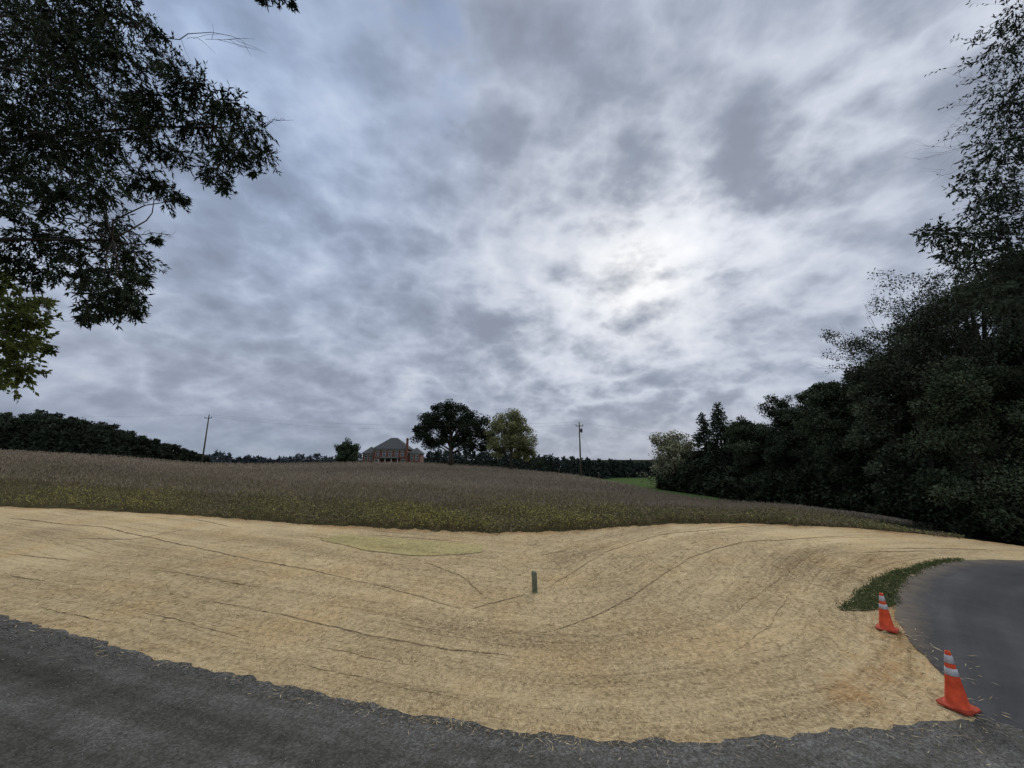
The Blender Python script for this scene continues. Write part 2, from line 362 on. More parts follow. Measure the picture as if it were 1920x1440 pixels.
sdv = sdco(G[:, 0], G[:, 1]); clump = np.sin(sdv[:, 1]*7+1.5*np.sin(sdv[:, 0]*.3))+np.sin(sdv[:, 1]*17+2*np.sin(sdv[:, 0]*.2))
keep = rng.random(n) < (.68+.14*clump)*np.clip(.45+sdv[:, 2], .4, 1); G = G[keep]; rad = rad[keep]; n = len(G)
th = rng.uniform(0, 2*math.pi, n); D = np.column_stack([np.cos(th), np.sin(th), rng.uniform(-.05, .22, n)])
L = rng.uniform(.05, .15, n)*np.clip(rad/8, .8, 1.6); Wd = rng.uniform(.004, .008, n)*np.clip(rad/6, 1, 2.2)
t = rng.random(n)[:, None]**1.2; col = np.array([.17, .12, .06])*(1-t)+np.array([.78, .62, .37])*t
zg = H(G[:, 0], G[:, 1])+.012+rng.random(n)*.012+np.where(inside(apoly, G), .018, 0)
o = leaves('loose_straw', np.column_stack([G, zg]), D, L, Wd, col, M['blades'], up=np.column_stack([rng.normal(0, .3, n), rng.normal(0, .3, n), np.ones(n)]))
tag(o, 'loose tan straw stalks scattered over the seeded bank', 'straw', kind='stuff')
# stones
N = 26000
k = rng.random(N) < .5
si = rng.integers(0, len(ge), N); q = ge[si]+rng.standard_normal((N, 2))*.28+np.array([0, -.2])
a = rng.uniform(R(-75), R(60), N); rad = 3.6*(16/3.6)**rng.random(N); q2 = np.stack([rad*np.sin(a), rad*np.cos(a)], 1)
G = np.where(k[:, None], q, q2)
bi = back[rng.integers(0, len(back), 3500)]+rng.standard_normal((3500, 2))*.28; bi = bi[bi[:, 1] > 1]
keep = inside(gpoly, G) & (np.hypot(G[:, 0], G[:, 1]) < 25) & ~inside(apoly, G); G = np.vstack([G[keep], bi]); n = len(G)
s = rng.uniform(.003, .010, n)*np.clip(np.hypot(G[:, 0], G[:, 1])/6, 1, 2); base = np.array([(1,0,0),(-.5,.87,0),(-.5,-.87,0),(0,0,.8),(0,0,-.5)])
V = base[None]*s[:, None, None]*rng.uniform(.6, 1.3, (n, 5, 1)); th = rng.uniform(0, 6.28, n)
Vx = V[..., 0]*np.cos(th)[:, None]-V[..., 1]*np.sin(th)[:, None]; Vy = V[..., 0]*np.sin(th)[:, None]+V[..., 1]*np.cos(th)[:, None]
V = np.stack([Vx+G[:, :1], Vy+G[:, 1:], V[..., 2]+H(G[:, 0], G[:, 1])[:, None]+.018], 2)
ff = np.array([(0,1,3),(1,2,3),(2,0,3),(1,0,4),(2,1,4),(0,2,4)]); Fc = (ff[None]+np.arange(n)[:, None, None]*5).reshape(-1, 3)
gcol = np.repeat(rng.uniform(.05, .30, (n, 1)), 5, 0)*np.array([1, .98, .93])
tag(mesh_np('loose_gravel', V.reshape(-1, 3), Fc, M['stone'], col=gcol), 'small grey stones strewn along the gravel road edge', 'gravel', kind='stuff')

# grass verge
gpx = [(1575,1146),(1595,1124),(1622,1104),(1660,1084),(1705,1070),(1750,1059),(1805,1053)]
vg = [gp(*p) for p in gpx]; inner = [gp(*p) for p in [(1805,1057),(1745,1069),(1703,1089),(1680,1117),(1674,1140),(1625,1147)]]
vpoly = wob(resample(vg+inner+[vg[0]], .2)[:-1], .03)
M['verge'] = simple('verge_soil', (.08, .085, .038), .95, 4, .5)
tag(region('grass_verge', vpoly, .5, .018, M['verge']), kind='structure')
N = 60000; x0, y0 = vpoly.min(0); x1, y1 = vpoly.max(0); G = np.column_stack([rng.uniform(x0, x1, N), rng.uniform(y0, y1, N)])
G = G[inside(vpoly, G+rng.standard_normal(G.shape)*.06)]; n = len(G)
D = np.column_stack([rng.normal(0, .7, (n, 2)), np.ones(n)]); t = rng.random(n)[:, None]
o = leaves('verge_grass', np.column_stack([G, H(G[:, 0], G[:, 1])+.018]), D, rng.uniform(.025, .075, n), .018, np.array([.06, .085, .03])*(1-t)+np.array([.14, .145, .06])*t, M['weed'])
tag(o, 'short green grass along the inside of the road bend', 'grass', kind='stuff')

# ------------------------------------------------------------ weeds in the field
def field_pts(N, lo, hi):
    a = rng.uniform(R(-58), AZW, N); r1 = r1f(a)+ragged(a)+.25*rng.standard_normal(N); r2 = np.maximum(np.interp(a, B2[0], B2[2]), r1+.6)
    ra = r1+lo(r1, r2); rb = hi(r1, r2); r = ra*(np.maximum(rb, ra+.5)/ra)**rng.random(N); return a, r, r1, r2
a, r, r1, r2 = field_pts(40000, lambda p, q: 0*p, lambda p, q: np.minimum(p*2.1, q+1))
X = r*np.sin(a); Y = r*np.cos(a); Z = H(X, Y); n = len(a)
patch = np.clip(.5+.5*np.sin(X*.35+1.2*np.sin(Y*.3))*np.cos(Y*.22+X*.08)+.3*np.sin(X*.9+Y*.6), 0, 1); patch2 = .5+.5*np.sin(X*1.3+2*np.sin(Y*.9))
taper = 1-.72*sm((a-R(30))/(AZW-R(30)))
hgt = rng.uniform(.22, .66, n)*(.55+.4*patch+.2*patch2)*taper
tall = rng.random(n) < .02; hgt = np.where(tall, hgt*1.5, hgt); k = 6
Pk = []; Dk = []; Ck = []; Lk = []; Wk = []
lean = rng.normal(0, .16, (n, 2))
Pk.append(np.column_stack([X, Y, Z-.05])); Dk.append(np.column_stack([lean, np.ones(n)])); Lk.append(hgt); Wk.append(np.full(n, .03)); Ck.append(np.tile([.13, .105, .06], (n, 1)))
rt = (r/r1-1)/.9
yel = np.clip(1.1-1.2*rt+rng.normal(0, .25, n), 0, 1)*(.12+.95*patch**1.3)*np.where(a > R(16), .3, 1)
for j in range(k):
    f = rng.uniform(.3, 1.05, n); off = rng.normal(0, .07, (n, 2))
    Pk.append(np.column_stack([X+lean[:, 0]*hgt*f+off[:, 0], Y+lean[:, 1]*hgt*f+off[:, 1], Z+hgt*f])); Dk.append(np.column_stack([rng.normal(0, 1, (n, 2)), rng.normal(.3, .5, n)]))
    Lk.append(rng.uniform(.04, .11, n)); Wk.append(rng.uniform(.02, .05, n))
    green = np.array([.135, .138, .058])*rng.uniform(.65, 1.4, (n, 1)); yl = np.array([.37, .335, .10])*rng.uniform(.6, 1.3, (n, 1)); br = np.array([.22, .172, .115])*rng.uniform(.7, 1.3, (n, 1))
    m_ = (rng.random(n) < yel*np.clip(f*1.2-.3, 0, .8))[:, None]; b_ = (rng.random(n) < np.clip(.28+rt*.9+.3*(1-patch2), .15, .9))[:, None]
    Ck.append(np.where(m_, yl, np.where(b_, br, green)))
o = leaves('yellow_weeds', np.concatenate(Pk), np.concatenate(Dk), np.concatenate(Lk), np.concatenate(Wk), np.concatenate(Ck), M['weed'])
tag(o, 'knee high yellow and green weeds along the front edge of the field', 'weeds', kind='stuff')
a, r, r1, r2 = field_pts(90000, lambda p, q: p*.40, lambda p, q: q+3)
X = r*np.sin(a); Y = r*np.cos(a); Z = H(X, Y); n = len(a); hgt = rng.uniform(.2, .5, n)*(1-.6*sm((a-R(34))/(AZW-R(34))))
P = np.concatenate([np.column_stack([X, Y, Z-.05]), np.column_stack([X, Y, Z+hgt*.5])]); D = np.column_stack([rng.normal(0, .35, (2*n, 2)), np.ones(2*n)])
lowf = (.86+.14*np.sin(X*.09+np.sin(Y*.13))*np.sin(Y*.11))[:, None]
c1 = np.array([.235, .19, .135])*rng.uniform(.75, 1.15, (n, 1))*lowf; c2 = np.array([.325, .27, .20])*rng.uniform(.75, 1.15, (n, 1))*lowf
o = leaves('dry_weeds', P, D, np.concatenate([hgt, hgt*.7]), np.concatenate([np.clip(r*.0012, .03, .1)]*2), np.concatenate([c1, c2]), M['weed'])
tag(o, 'grey brown dried stalks covering the hill up to its crest', 'weeds', kind='stuff')

# ------------------------------------------------------------ trees
def clump_leaves(centers, radii, per, size, base, var, flat=.8):
    m = len(centers); idx = np.repeat(np.arange(m), per); n = len(idx)
    d = unit(rng.standard_normal((n, 3))); rad = rng.random(n)**.45
    P = centers[idx]+d*(rad*radii[idx])[:, None]*np.array([1, 1, flat])
    D = d+rng.standard_normal((n, 3))*.8; D[:, 2] -= .2
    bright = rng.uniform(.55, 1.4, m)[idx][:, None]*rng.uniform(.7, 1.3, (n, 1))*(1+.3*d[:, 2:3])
    return P, D, size*rng.uniform(.6, 1.4, n), np.array(base)*bright*(1+var*rng.standard_normal((n, 3))*.5)
def lobes_auto(h, w, hb, n, rs):
    out = []
    for i in range(n):
        u = rs.uniform(0, 1); ang = rs.uniform(0, 6.28); zz = hb+(h-hb)*(.08+.84*u)
        env = math.sin(math.pi*min(1, max(0, .18+.74*u)))**.7; q = w/2*env*rs.uniform(.2, .78)
        s = w*rs.uniform(.13, .22); out.append((q*math.cos(ang), q*math.sin(ang), min(zz, h-s*.7), s, s*.8))
    out.append((0, 0, h-w*.12, w*.13, w*.14)); return out
def make_tree(name, base, h, lobes, size, per, base_col, label=None, cat='tree', group=None, mat='leafdark', tr=None, sub=7, var=.1, hb=None, fluff=1.0):
    root = empty(name, base, label=label, cat=cat, group=group); tr = tr or h*.028; mb = MB()
    mb.tube([(0, 0, -.3), (0.02*h*.2, 0, h*.2), (-.01*h, 0, h*.5), (0, 0, h*.85)], [tr*1.35, tr, tr*.65, tr*.2], 7)
    cs, rs_ = [], []
    for lx, ly, lz, lr, lrz in lobes:
        s0 = max(.18*h, min(lz*.55, h*.7)); mb.tube([(0, 0, s0), (lx*.45, ly*.45, s0+(lz-s0)*.6), (lx, ly, lz+lrz*.3)], [tr*.45, tr*.3, tr*.08], 5)
        d = unit(rng.standard_normal((sub, 3))); rr_ = rng.uniform(.45, 1.05, sub)[:, None]
        c = np.array([lx, ly, lz])+d*rr_*np.array([lr, lr, lrz]); cs.append(c); rs_.append(rng.uniform(.25, .6, sub)*lr*fluff)
        for q in c[:4]: mb.tube([(lx*.9, ly*.9, lz-.2*lrz), tuple(q)], [tr*.13, tr*.04], 4)
    cs = np.concatenate(cs); rs_ = np.concatenate(rs_)
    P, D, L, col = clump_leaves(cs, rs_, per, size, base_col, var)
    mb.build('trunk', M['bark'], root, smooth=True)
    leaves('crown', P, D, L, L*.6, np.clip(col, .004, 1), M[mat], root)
    return root
def conifer(name, base, h, w, size, n, base_col, **k):
    root = empty(name, base, **k); mb = MB(); mb.tube([(0, 0, -.3), (0, 0, h*.5), (0, 0, h*.98)], [h*.02, h*.013, h*.002], 6)
    P, D = [], []; lv = 20
    for i in range(lv):
        u = i/(lv-1); zz = h*(.1+.87*u); rad = w/2*(1-u)**.75*rng.uniform(.75, 1.15)+.12; nb = 9
        for j in range(nb):
            an = rng.uniform(0, 6.28); rj = rad*rng.uniform(.7, 1.15); tip = np.array([math.cos(an)*rj, math.sin(an)*rj, zz-rj*.12]); mb.tube([(0, 0, zz), tuple(tip)], [h*.004, h*.0015], 3)
            m = max(8, int(n/(lv*nb)*(rj/(w/3)))); t = rng.random(m)**.6; q = tip*t[:, None]+np.array([0, 0, zz])*(1-t[:, None]); q += rng.normal(0, .1*w*.35, (m, 3)); P.append(q)
            D.append(np.tile(tip-np.array([0, 0, zz]), (m, 1))+rng.normal(0, .7, (m, 3)))
    P = np.concatenate(P); D = np.concatenate(D); L = size*rng.uniform(.6, 1.4, len(P))
    mb.build('trunk', M['bark'], root); leaves('crown', P, D, L, L*.5, np.array(base_col)*rng.uniform(.5, 1.4, (len(P), 1)), M['leafdark'], root); return root
def place(px, top, Y):
    t = at(px, top, Y); zb = hz(t[0], t[1]); return (t[0], t[1], zb), t[2]-zb
DK = (.048, .060, .038); D2 = (.062, .077, .044); D3 = (.076, .090, .054)
def wood_tree(px, top, Y, w, label, col=DK, per=90, size=.24, nl=22, name='woodland_tree', sub=8, hb=.12, group=None):
    b, h = place(px, top, Y); rs = random.Random(int(px*7+top))
    return make_tree(name, b, h, lobes_auto(h, w, h*hb, nl, rs), size, per, col, label=label, sub=sub, group=group, fluff=1.3)
b, h = place(1252, 813, 60); rs = random.Random(5)
make_tree('pale_tree', b, h, lobes_auto(h, 11.5, h*.08, 34, rs), .26, 62, (.22, .22, .135), label='pale olive leafy tree at the left end of the dark wood', sub=7)
b, h = place(1345, 756, 50); conifer('conifer', b, h, 5.6, .32, 12000, (.042, .055, .036), label='pointed dark conifer rising above the left end of the wood', cat='tree')
b, h = place(1316, 775, 54); conifer('conifer', b, h, 4.6, .32, 9000, (.044, .057, .038), label='shorter pointed conifer just left of the tallest conifer', cat='tree')
RW = [(1398,782,46,6.0,'low round dark tree directly right of the tall conifer',D2),(1430,795,52,6.5,'dark tree half hidden behind the round tree right of the conifer',D3),
 (1462,745,42,6.0,'dark tree with a raised top left of the middle of the wood',DK),(1508,730,44,6.4,'broad dark tree standing behind the middle of the wood edge',D3),
 (1552,712,34,5.8,'tall rounded dark green tree in the middle of the wood edge',D2),(1605,696,38,6.4,'dark tree seen between the two tallest middle trees of the wood',DK),
 (1652,662,28,5.4,'dark tree just left of the thin wispy tree',D3),(1715,605,31,6.8,'dark tree behind the wispy tree',DK),
 (1800,700,19.5,5.4,'dense dark tree low beneath the wispy tree at the right',D2),(1808,530,25,6.6,'tall grey green tree standing behind the wispy tree at the right',D3),(1895,475,18.5,6.0,'big dark green tree filling the right edge below the overhanging boughs',D2),
 (1985,400,17.5,7,'tall dark tree cut off by the right edge of the view',DK)]
for px, top, Y, w, lab, c in RW:
    wood_tree(px, top, Y, w, lab, c, per=150 if Y > 25.5 else 220, size=.18 if Y > 25.5 else .13, nl=32, hb=.06)
def branch(mb, p, d, L, r, depth, tips, spread=.55, grav=0.0, nseg=3):
    pts = [p.copy()]; dd = d.copy()
    for k in range(nseg):
        dd = dd+rng.normal(0, .12, 3)+np.array([0, 0, grav]); dd /= np.linalg.norm(dd); pts.append(pts[-1]+dd*L/nseg)
    mb.tube([tuple(q) for q in pts], list(np.linspace(r, r*.5, nseg+1)), 5 if r > .03 else 3)
    if depth <= 1: tips.append((pts[-1], dd)); tips.append((pts[-2], dd))
    if depth <= 0: return
    for k in range(rng.integers(2, 4)):
        nd_ = dd+rng.normal(0, spread, 3); nd_ /= np.linalg.norm(nd_); branch(mb, pts[-1], nd_, L*rng.uniform(.65, .85), r*.55, depth-1, tips, spread, grav, nseg)
    if depth > 1:
        nd_ = dd+rng.normal(0, spread*1.3, 3); nd_ /= np.linalg.norm(nd_); branch(mb, pts[1], nd_, L*.7, r*.45, depth-2, tips, spread, grav, nseg)
def branching_tree(name, px, top, Y, label, perleaf, size, col, w=1.0):
    b, h = place(px, top, Y); root = empty(name, b, label=label, cat='tree'); mb = MB(); tips = []
    mb.tube([(0, 0, -.3), (.1, 0, h*.3), (0, .1, h*.55)], [.2, .15, .11], 7)
    for k in range(7):
        an = k*1.05+rng.random(); branch(mb, np.array([0, .05, h*(.30+.05*k)]), unit(np.array([[math.cos(an)*.45*w, math.sin(an)*.45*w, 1.0]]))[0], h*.19, .07, 4, tips, .32)
    T = np.array([t[0] for t in tips]); T = T[(T[:, 2] < h*1.04) & (np.hypot(T[:, 0], T[:, 1]) < h*.32)]
    P, D, L, c = clump_leaves(T, np.full(len(T), .45), perleaf, size, col, .1)
    mb.build('trunk', M['bark'], root); leaves('crown', P, D, L, L*.55, np.clip(c, .004, 1), M['leafdark'], root); return root
branching_tree('wispy_tree', 1765, 520, 22.5, 'thin leafed wispy tree with bare twigs showing against the sky', 22, .13, (.075, .086, .057), .7)
branching_tree('wispy_tree', 1690, 610, 26.5, 'smaller wispy tree left of the taller bare twigged one', 22, .15, (.075, .086, .055), .7)

def twig_cluster(c, Rr, nt_, nl, L, W, droop, mb, acc, col):
    for _ in range(nt_):
        d0 = rng.standard_normal(3); d0 /= np.linalg.norm(d0); p = c+d0*Rr*rng.uniform(0, .65)*np.array([1, 1, .8])
        d = d0*.8+rng.normal(0, .4, 3)+np.array([0, 0, -droop]); d /= np.linalg.norm(d); ln = Rr*rng.uniform(.35, .7)
        q = p+d*ln*.5; d2 = d+np.array([0, 0, -droop*.5]); d2 /= np.linalg.norm(d2); e = q+d2*ln*.5
        mb.tube([tuple(p), tuple(q), tuple(e)], [.005, .0035, .002], 3)
        t = rng.random(nl); P = np.where((t < .5)[:, None], p+(q-p)*(t*2)[:, None], q+(e-q)*(t*2-1)[:, None])
        D = d+rng.normal(0, .65, (nl, 3)); D[:, 2] -= .35
        acc['P'].append(P); acc['D'].append(D); acc['L'].append(L*rng.uniform(.6, 1.3, nl)); acc['c'].append(np.array(col)*rng.uniform(.5, 1.5)*rng.uniform(.8, 1.2, (nl, 1)))
def limb(mb, a, b, r0, r1_, sag=.3, n=7):
    a = np.array(a, float); b = np.array(b, float); pts = []; ln = np.linalg.norm(b-a); k1 = rng.normal(0, .05*ln, 3); k2 = rng.normal(0, .03*ln, 3)
    for i in range(n+1):
        t = i/n; p = a+(b-a)*t; p[2] += math.sin(math.pi*t)*sag*ln*.3; p += math.sin(math.pi*t)*k1+math.sin(2*math.pi*t)*k2+rng.normal(0, .03, 3)*(0 < i < n); pts.append(tuple(p))
    mb.tube(pts, list(np.linspace(r0, r1_, n+1)), 6); return pts
def bough_tree(name, label, base, trunk_pts, tr, clusters, hubs, L, W, nt_, nl, droop, col, mat='leafdark', bare=()):
    root = empty(name, base, label=label, cat='tree'); mb = MB(); br = MB(); acc = dict(P=[], D=[], L=[], c=[])
    mb.tube(trunk_pts, tr, 12); hubP = []
    for (px, py, Y, z0) in hubs:
        e = at(px, py, Y); zs = [q[2] for q in trunk_pts]; src = np.array([np.interp(z0, zs, [q[i] for q in trunk_pts]) for i in range(3)]); limb(br, src, e, .065, .016); hubP.append(e); hubP.append(src*.35+e*.65)
    for (px, py, rp, Y) in clusters:
        c = at(px, py, Y); dist = np.linalg.norm(c-np.array([0, 0, CZ])); Rr = rp/F*dist*.92
        hb_ = min(hubP, key=lambda q: np.linalg.norm(q-c)); limb(br, hb_, c, .014, .005, .15, 5)
        twig_cluster(c, Rr, int(nt_*(rp/55)**1.6)+4, nl, L, W, droop, br, acc, col)
    for (a_, b_) in bare:
        A = at(*a_); B_ = at(*b_); limb(br, A, B_, .009, .003, .1, 6)
        for t in np.linspace(.25, 1, 11):
            p = A+(B_-A)*t; d = (B_-A)*.24+rng.normal(0, .12, 3)*np.linalg.norm(B_-A); br.tube([tuple(p), tuple(p+d*.5+rng.normal(0, .02, 3)), tuple(p+d)], [.004, .003, .0015], 3)
    og = np.array(base, float)
    mb.build('trunk', M['bark'], root, smooth=True, origin=og); br.build('branches', M['bark'], root, smooth=True, origin=og)
    P = np.concatenate(acc['P']); leaves('crown', P, np.concatenate(acc['D']), np.concatenate(acc['L']), W, np.concatenate(acc['c']), M[mat], root, origin=og); return root
cl = [(20,30,70),(100,20,66),(190,20,55),(235,25,32),(50,110,66),(140,105,66),(220,95,45),(285,60,20),(310,115,34),(30,195,60),(118,190,60),(205,185,58),(290,180,48),(360,160,42),
 (425,195,40),(465,240,36),(495,290,28),(435,285,38),(365,225,46),(400,320,32),(418,350,15),(285,255,50),(200,262,54),(110,280,48),(25,290,44),(255,330,38),(308,355,32),(180,345,48),(100,365,36),
 (20,385,34),(60,440,38),(135,450,42),(205,425,48),(238,475,40),(12,480,32),(90,500,26),(165,505,46),(228,540,42),(185,565,34),(248,580,22),(265,520,20),(330,290,28),(60,530,14),
 (-60,60,90),(-60,250,80),(60,-60,80),(180,-60,60),(270,225,38),(150,250,46),(70,245,44),(290,445,10),(158,590,15),(478,320,14),(340,375,9),(300,60,9),(60,330,40)]
cl = [(a, b, c, rng.uniform(5.0, 7.2)) for a, b, c in cl]+[(500,-6,11,6.0),(528,-3,9,6.05),(547,6,8,6.0)]
bough_tree('overhanging_tree', 'dark narrow leafed tree hanging its boughs into the top left corner', (-13.5, 4.5, 0), [(-13.5, 4.5, -.3), (-13.4, 4.6, 3), (-13.1, 4.6, 6), (-12.9, 4.8, 9.5), (-12.4, 5, 13)], [.42, .34, .28, .2, .08],
   cl, [(400,240,6,7.5),(210,450,6,5.2),(120,150,6,9),(230,40,6,9.8),(40,330,6,6.5),(515,-40,6,12)], .10, .024, 88, 20, .5, (.036, .048, .027),
   bare=[((300,70,6),(455,76,6)),((60,540,6),(100,600,6)),((490,230,6),(530,225,6)),((250,440,6),(318,440,6)),((20,350,6),(100,440,6))])
cl2 = [(10,560,36),(45,590,34),(20,640,38),(60,640,28),(15,700,34),(45,690,24),(-40,600,60),(-40,680,55),(70,600,16),(5,520,28),(88,655,7),(75,570,10)]
cl2 = [(a, b, c, rng.uniform(7.5, 9)) for a, b, c in cl2]
bough_tree('oak_tree', 'yellow green leafed tree showing at the left edge below the dark boughs', (-15.5, 8.6, hz(-15.5, 8.6)), [(-15.5, 8.6, -.3), (-15.4, 8.6, 2.5), (-15.3, 8.6, 5.5), (-15.2, 8.6, 8)], [.3, .25, .18, .06],
   cl2, [(10,620,8.4,4.0),(-20,560,8.4,5.0)], .12, .056, 66, 15, .1, (.080, .098, .030), mat='leaf')
cr = [(1905,20,42),(1885,95,34),(1915,150,52),(1872,210,30),(1905,260,54),(1858,300,32),(1890,340,50),(1842,370,34),(1800,440,28),(1755,440,24),(1725,437,14),(1850,440,46),(1900,430,56),(1830,490,38),(1890,500,60),(1785,475,22),
 (1815,335,16),(1940,80,75),(1960,200,85),(1960,330,85),(1960,450,85),(1900,70,30),(1870,400,38),(1775,430,20),(1915,560,60),(1860,560,46),(1820,455,28),(1895,190,34),(1880,270,34)]
cr = [(a, b, c, rng.uniform(14.5, 17)) for a, b, c in cr]
TX, TY = 31.5, 17.5; tz = hz(TX, TY)
bough_tree('roadside_tree', 'tall feathery tree reaching in from the upper right edge', (TX, TY, tz), [(TX, TY, tz-.3), (TX, TY, 6), (TX-.1, TY, 14), (TX, TY, 19), (TX+.3, TY, 24)], [.45, .36, .28, .16, .05],
   cr, [(1830,440,16,8),(1875,250,16,13),(1930,80,16,17),(1880,350,16,11),(1860,520,16,6.5)], .20, .066, 66, 13, .3, (.046, .058, .037),
   bare=[((1880,270,15.5),(1740,275,15.5)),((1890,200,15.5),(1775,195,15.5)),((1880,160,15.5),(1800,145,15.5)),((1870,300,15.5),(1755,322,15.5)),((1880,230,15.5),(1785,238,15.5)),((1880,260,15.5),(1730,300,15.5)),((1850,420,15.5),(1740,455,15.5))])

# understory of the wood
N = 44000; px_ = rng.uniform(1240, 2100, N); u = rng.random(N)
Yb = np.interp(px_, [1225, 1300, 1400, 1500, 1650, 1800, 1920, 2100], [60, 50, 40, 33, 26, 19.5, 17.0, 15])
dep = rng.random(N)**1.5*7+.6; Yp = Yb+dep; ax = np.array([ray(p, 980)[0]/ray(p, 980)[1] for p in px_]); X = ax*Yp; Z = H(X, Yp)
hm = (2.4+1.3*np.sin(px_*.03)+.8*np.sin(px_*.083))*(.55+.45*dep/7)*1.3; zz = Z+hm*u**.8
cl_ = (1+.5*np.sin(X*1.7+Yp)*np.sin(zz*2+Yp*1.3))[:, None]
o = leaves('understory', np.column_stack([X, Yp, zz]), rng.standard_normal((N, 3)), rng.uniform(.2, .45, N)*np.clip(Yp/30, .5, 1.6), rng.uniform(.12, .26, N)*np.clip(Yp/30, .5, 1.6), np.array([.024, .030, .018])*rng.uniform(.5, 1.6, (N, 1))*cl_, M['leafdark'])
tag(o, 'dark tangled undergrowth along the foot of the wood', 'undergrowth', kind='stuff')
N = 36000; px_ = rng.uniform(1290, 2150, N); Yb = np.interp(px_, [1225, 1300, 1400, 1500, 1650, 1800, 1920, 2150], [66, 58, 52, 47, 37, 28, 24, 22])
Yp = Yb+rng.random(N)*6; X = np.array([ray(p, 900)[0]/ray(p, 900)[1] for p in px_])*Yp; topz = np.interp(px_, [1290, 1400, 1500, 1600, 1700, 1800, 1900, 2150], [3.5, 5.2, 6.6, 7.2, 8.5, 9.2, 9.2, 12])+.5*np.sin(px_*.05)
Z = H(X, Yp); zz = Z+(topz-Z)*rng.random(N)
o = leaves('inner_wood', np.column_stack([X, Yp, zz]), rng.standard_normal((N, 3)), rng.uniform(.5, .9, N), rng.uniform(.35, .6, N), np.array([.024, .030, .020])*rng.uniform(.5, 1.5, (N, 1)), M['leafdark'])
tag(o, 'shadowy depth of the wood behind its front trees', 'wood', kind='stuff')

# hilltop trees
b, h = place(848, 750, 100)
lob = [(-8, 0, 9.5, 2.6, 2.0), (-5.5, 1, 11.5, 3, 2.4), (-3, -1, 13, 3, 2.4), (-.5, 1, 14.2, 2.8, 2.2), (2.5, 0, 12.8, 3, 2.4), (5, -1, 11.4, 3, 2.4), (8, 0, 10.5, 2.8, 2.2), (-6.5, -1, 7, 2.4, 1.8), (-3.5, 1, 9.5, 3, 2.2), (0, -1, 10, 3.2, 2.4), (3, 1, 8.8, 3, 2.2), (6, 0, 7.8, 3, 2.0),
       (9.2, 0, 7.6, 2.2, 1.8), (8.2, 1, 5.2, 2.4, 1.8), (5, -1, 5, 2.4, 1.6), (-1.5, 0, 6.8, 2.2, 1.5), (2.0, 0, 5.8, 2, 1.4), (-4.5, 0, 5.4, 2, 1.4), (-1, -2, 11.6, 2.8, 2), (4, -2, 10, 2.8, 2), (-5, -2, 9.6, 2.6, 2)]
k = h/16.6; lob = [(a*k, b_*k, c*k, d*k*.9, e*k*.9) for a, b_, c, d, e in lob]
make_tree('oak_tree', b, h, lob, .38, 210, (.028, .037, .022), label='large dark spreading oak on the hill beside the brick house', tr=.55, sub=9, fluff=1.2)
b, h = place(958, 770, 96)
lob = [(0, 0, 12.2, 2.4, 1.8), (-2.6, 0, 11, 2.3, 1.9), (2.4, 0, 10.8, 2.3, 1.9), (-3.3, 1, 8.4, 2.4, 2), (3.4, -1, 8, 2.5, 2), (0, 1, 9.4, 2.8, 2.2), (0, -1, 7.6, 2.8, 2), (-2.8, -1, 5.8, 2.3, 1.7), (3.3, 0, 5.4, 2.5, 1.8), (0.5, 0, 5.6, 2.6, 1.8), (3.8, 0, 3.6, 1.8, 1.3), (-2.4, 0, 4, 1.8, 1.2), (1.5, 0, 3.8, 1.9, 1.2), (-1.2, -2, 10, 2.2, 1.8), (1.5, -2, 6.6, 2.4, 1.8)]
k = h/13.8; lob = [(a*k, b_*k, c*k, d*k, e*k) for a, b_, c, d, e in lob]
make_tree('maple_tree', b, h, lob, .36, 140, (.20, .205, .095), label='lighter olive green tree with rounded crown right of the big dark oak', tr=.36, sub=11, mat='leaf', fluff=1.1)
b, h = place(653, 822, 122)
lob = [(0,0,h*.82,1.6,h*.13),(0,0,h*.66,2.2,h*.13)]+[(math.cos(q)*rr__, math.sin(q)*rr__, h*z__, 1.7, h*.13) for z__, rr__ in ((.62,1.7),(.42,2.3),(.24,2.1)) for q in np.arange(0, 6.2, 1.25)]
make_tree('round_tree', b, h, lob, .38, 90, (.058, .078, .046), label='small rounded dark green tree left of the brick house', tr=.2, sub=8)
b, h = place(1003, 850, 100)
make_tree('shrub', b, h, [(0,0,h*.5,1.6,h*.4),(1.4,0,h*.4,1.3,h*.3)], .3, 60, (.06, .07, .035), label='low bush right of the olive tree on the hill', cat='shrub', tr=.06, sub=6)

# left-hand wood: one prototype family, copied
rs = random.Random(3); protos = []
lw = [(-60,778,125),(-20,782,130),(15,777,135),(48,781,132),(82,771,136),(112,784,134),(140,785,138),(168,793,140),(196,793,142),(222,806,146),(246,810,150),(268,819,154),(290,823,158),(308,831,164),(326,834,170),(343,841,178),(358,845,186),(374,851,195)]
for i, (px, tp, Y) in enumerate(lw):
    b, h = place(px, tp, Y); w = 7.5 if i < 12 else 6.5
    lab = 'dark broadleaf tree in the wood along the left skyline'
    if i < 4:
        hh = 12.0; root = make_tree('skyline_tree', b, hh, lobes_auto(hh, w*1.35, 1.0, 20, rs), .5, 110, (.042, .052, .036), label=lab, group='trees of the left skyline wood', sub=7, fluff=1.15); protos.append((root, hh))
    else:
        src, hh = protos[i % 4]; root = src.copy(); C.objects.link(root); root.location = [float(q) for q in b]; root.rotation_euler = (0, 0, rs.uniform(0, 6.28))
        for ch in src.children: c_ = ch.copy(); C.objects.link(c_); c_.parent = root
        root['group'] = 'trees of the left skyline wood'
    s = h/hh; root.scale = (max(s, .75), max(s, .75), s)
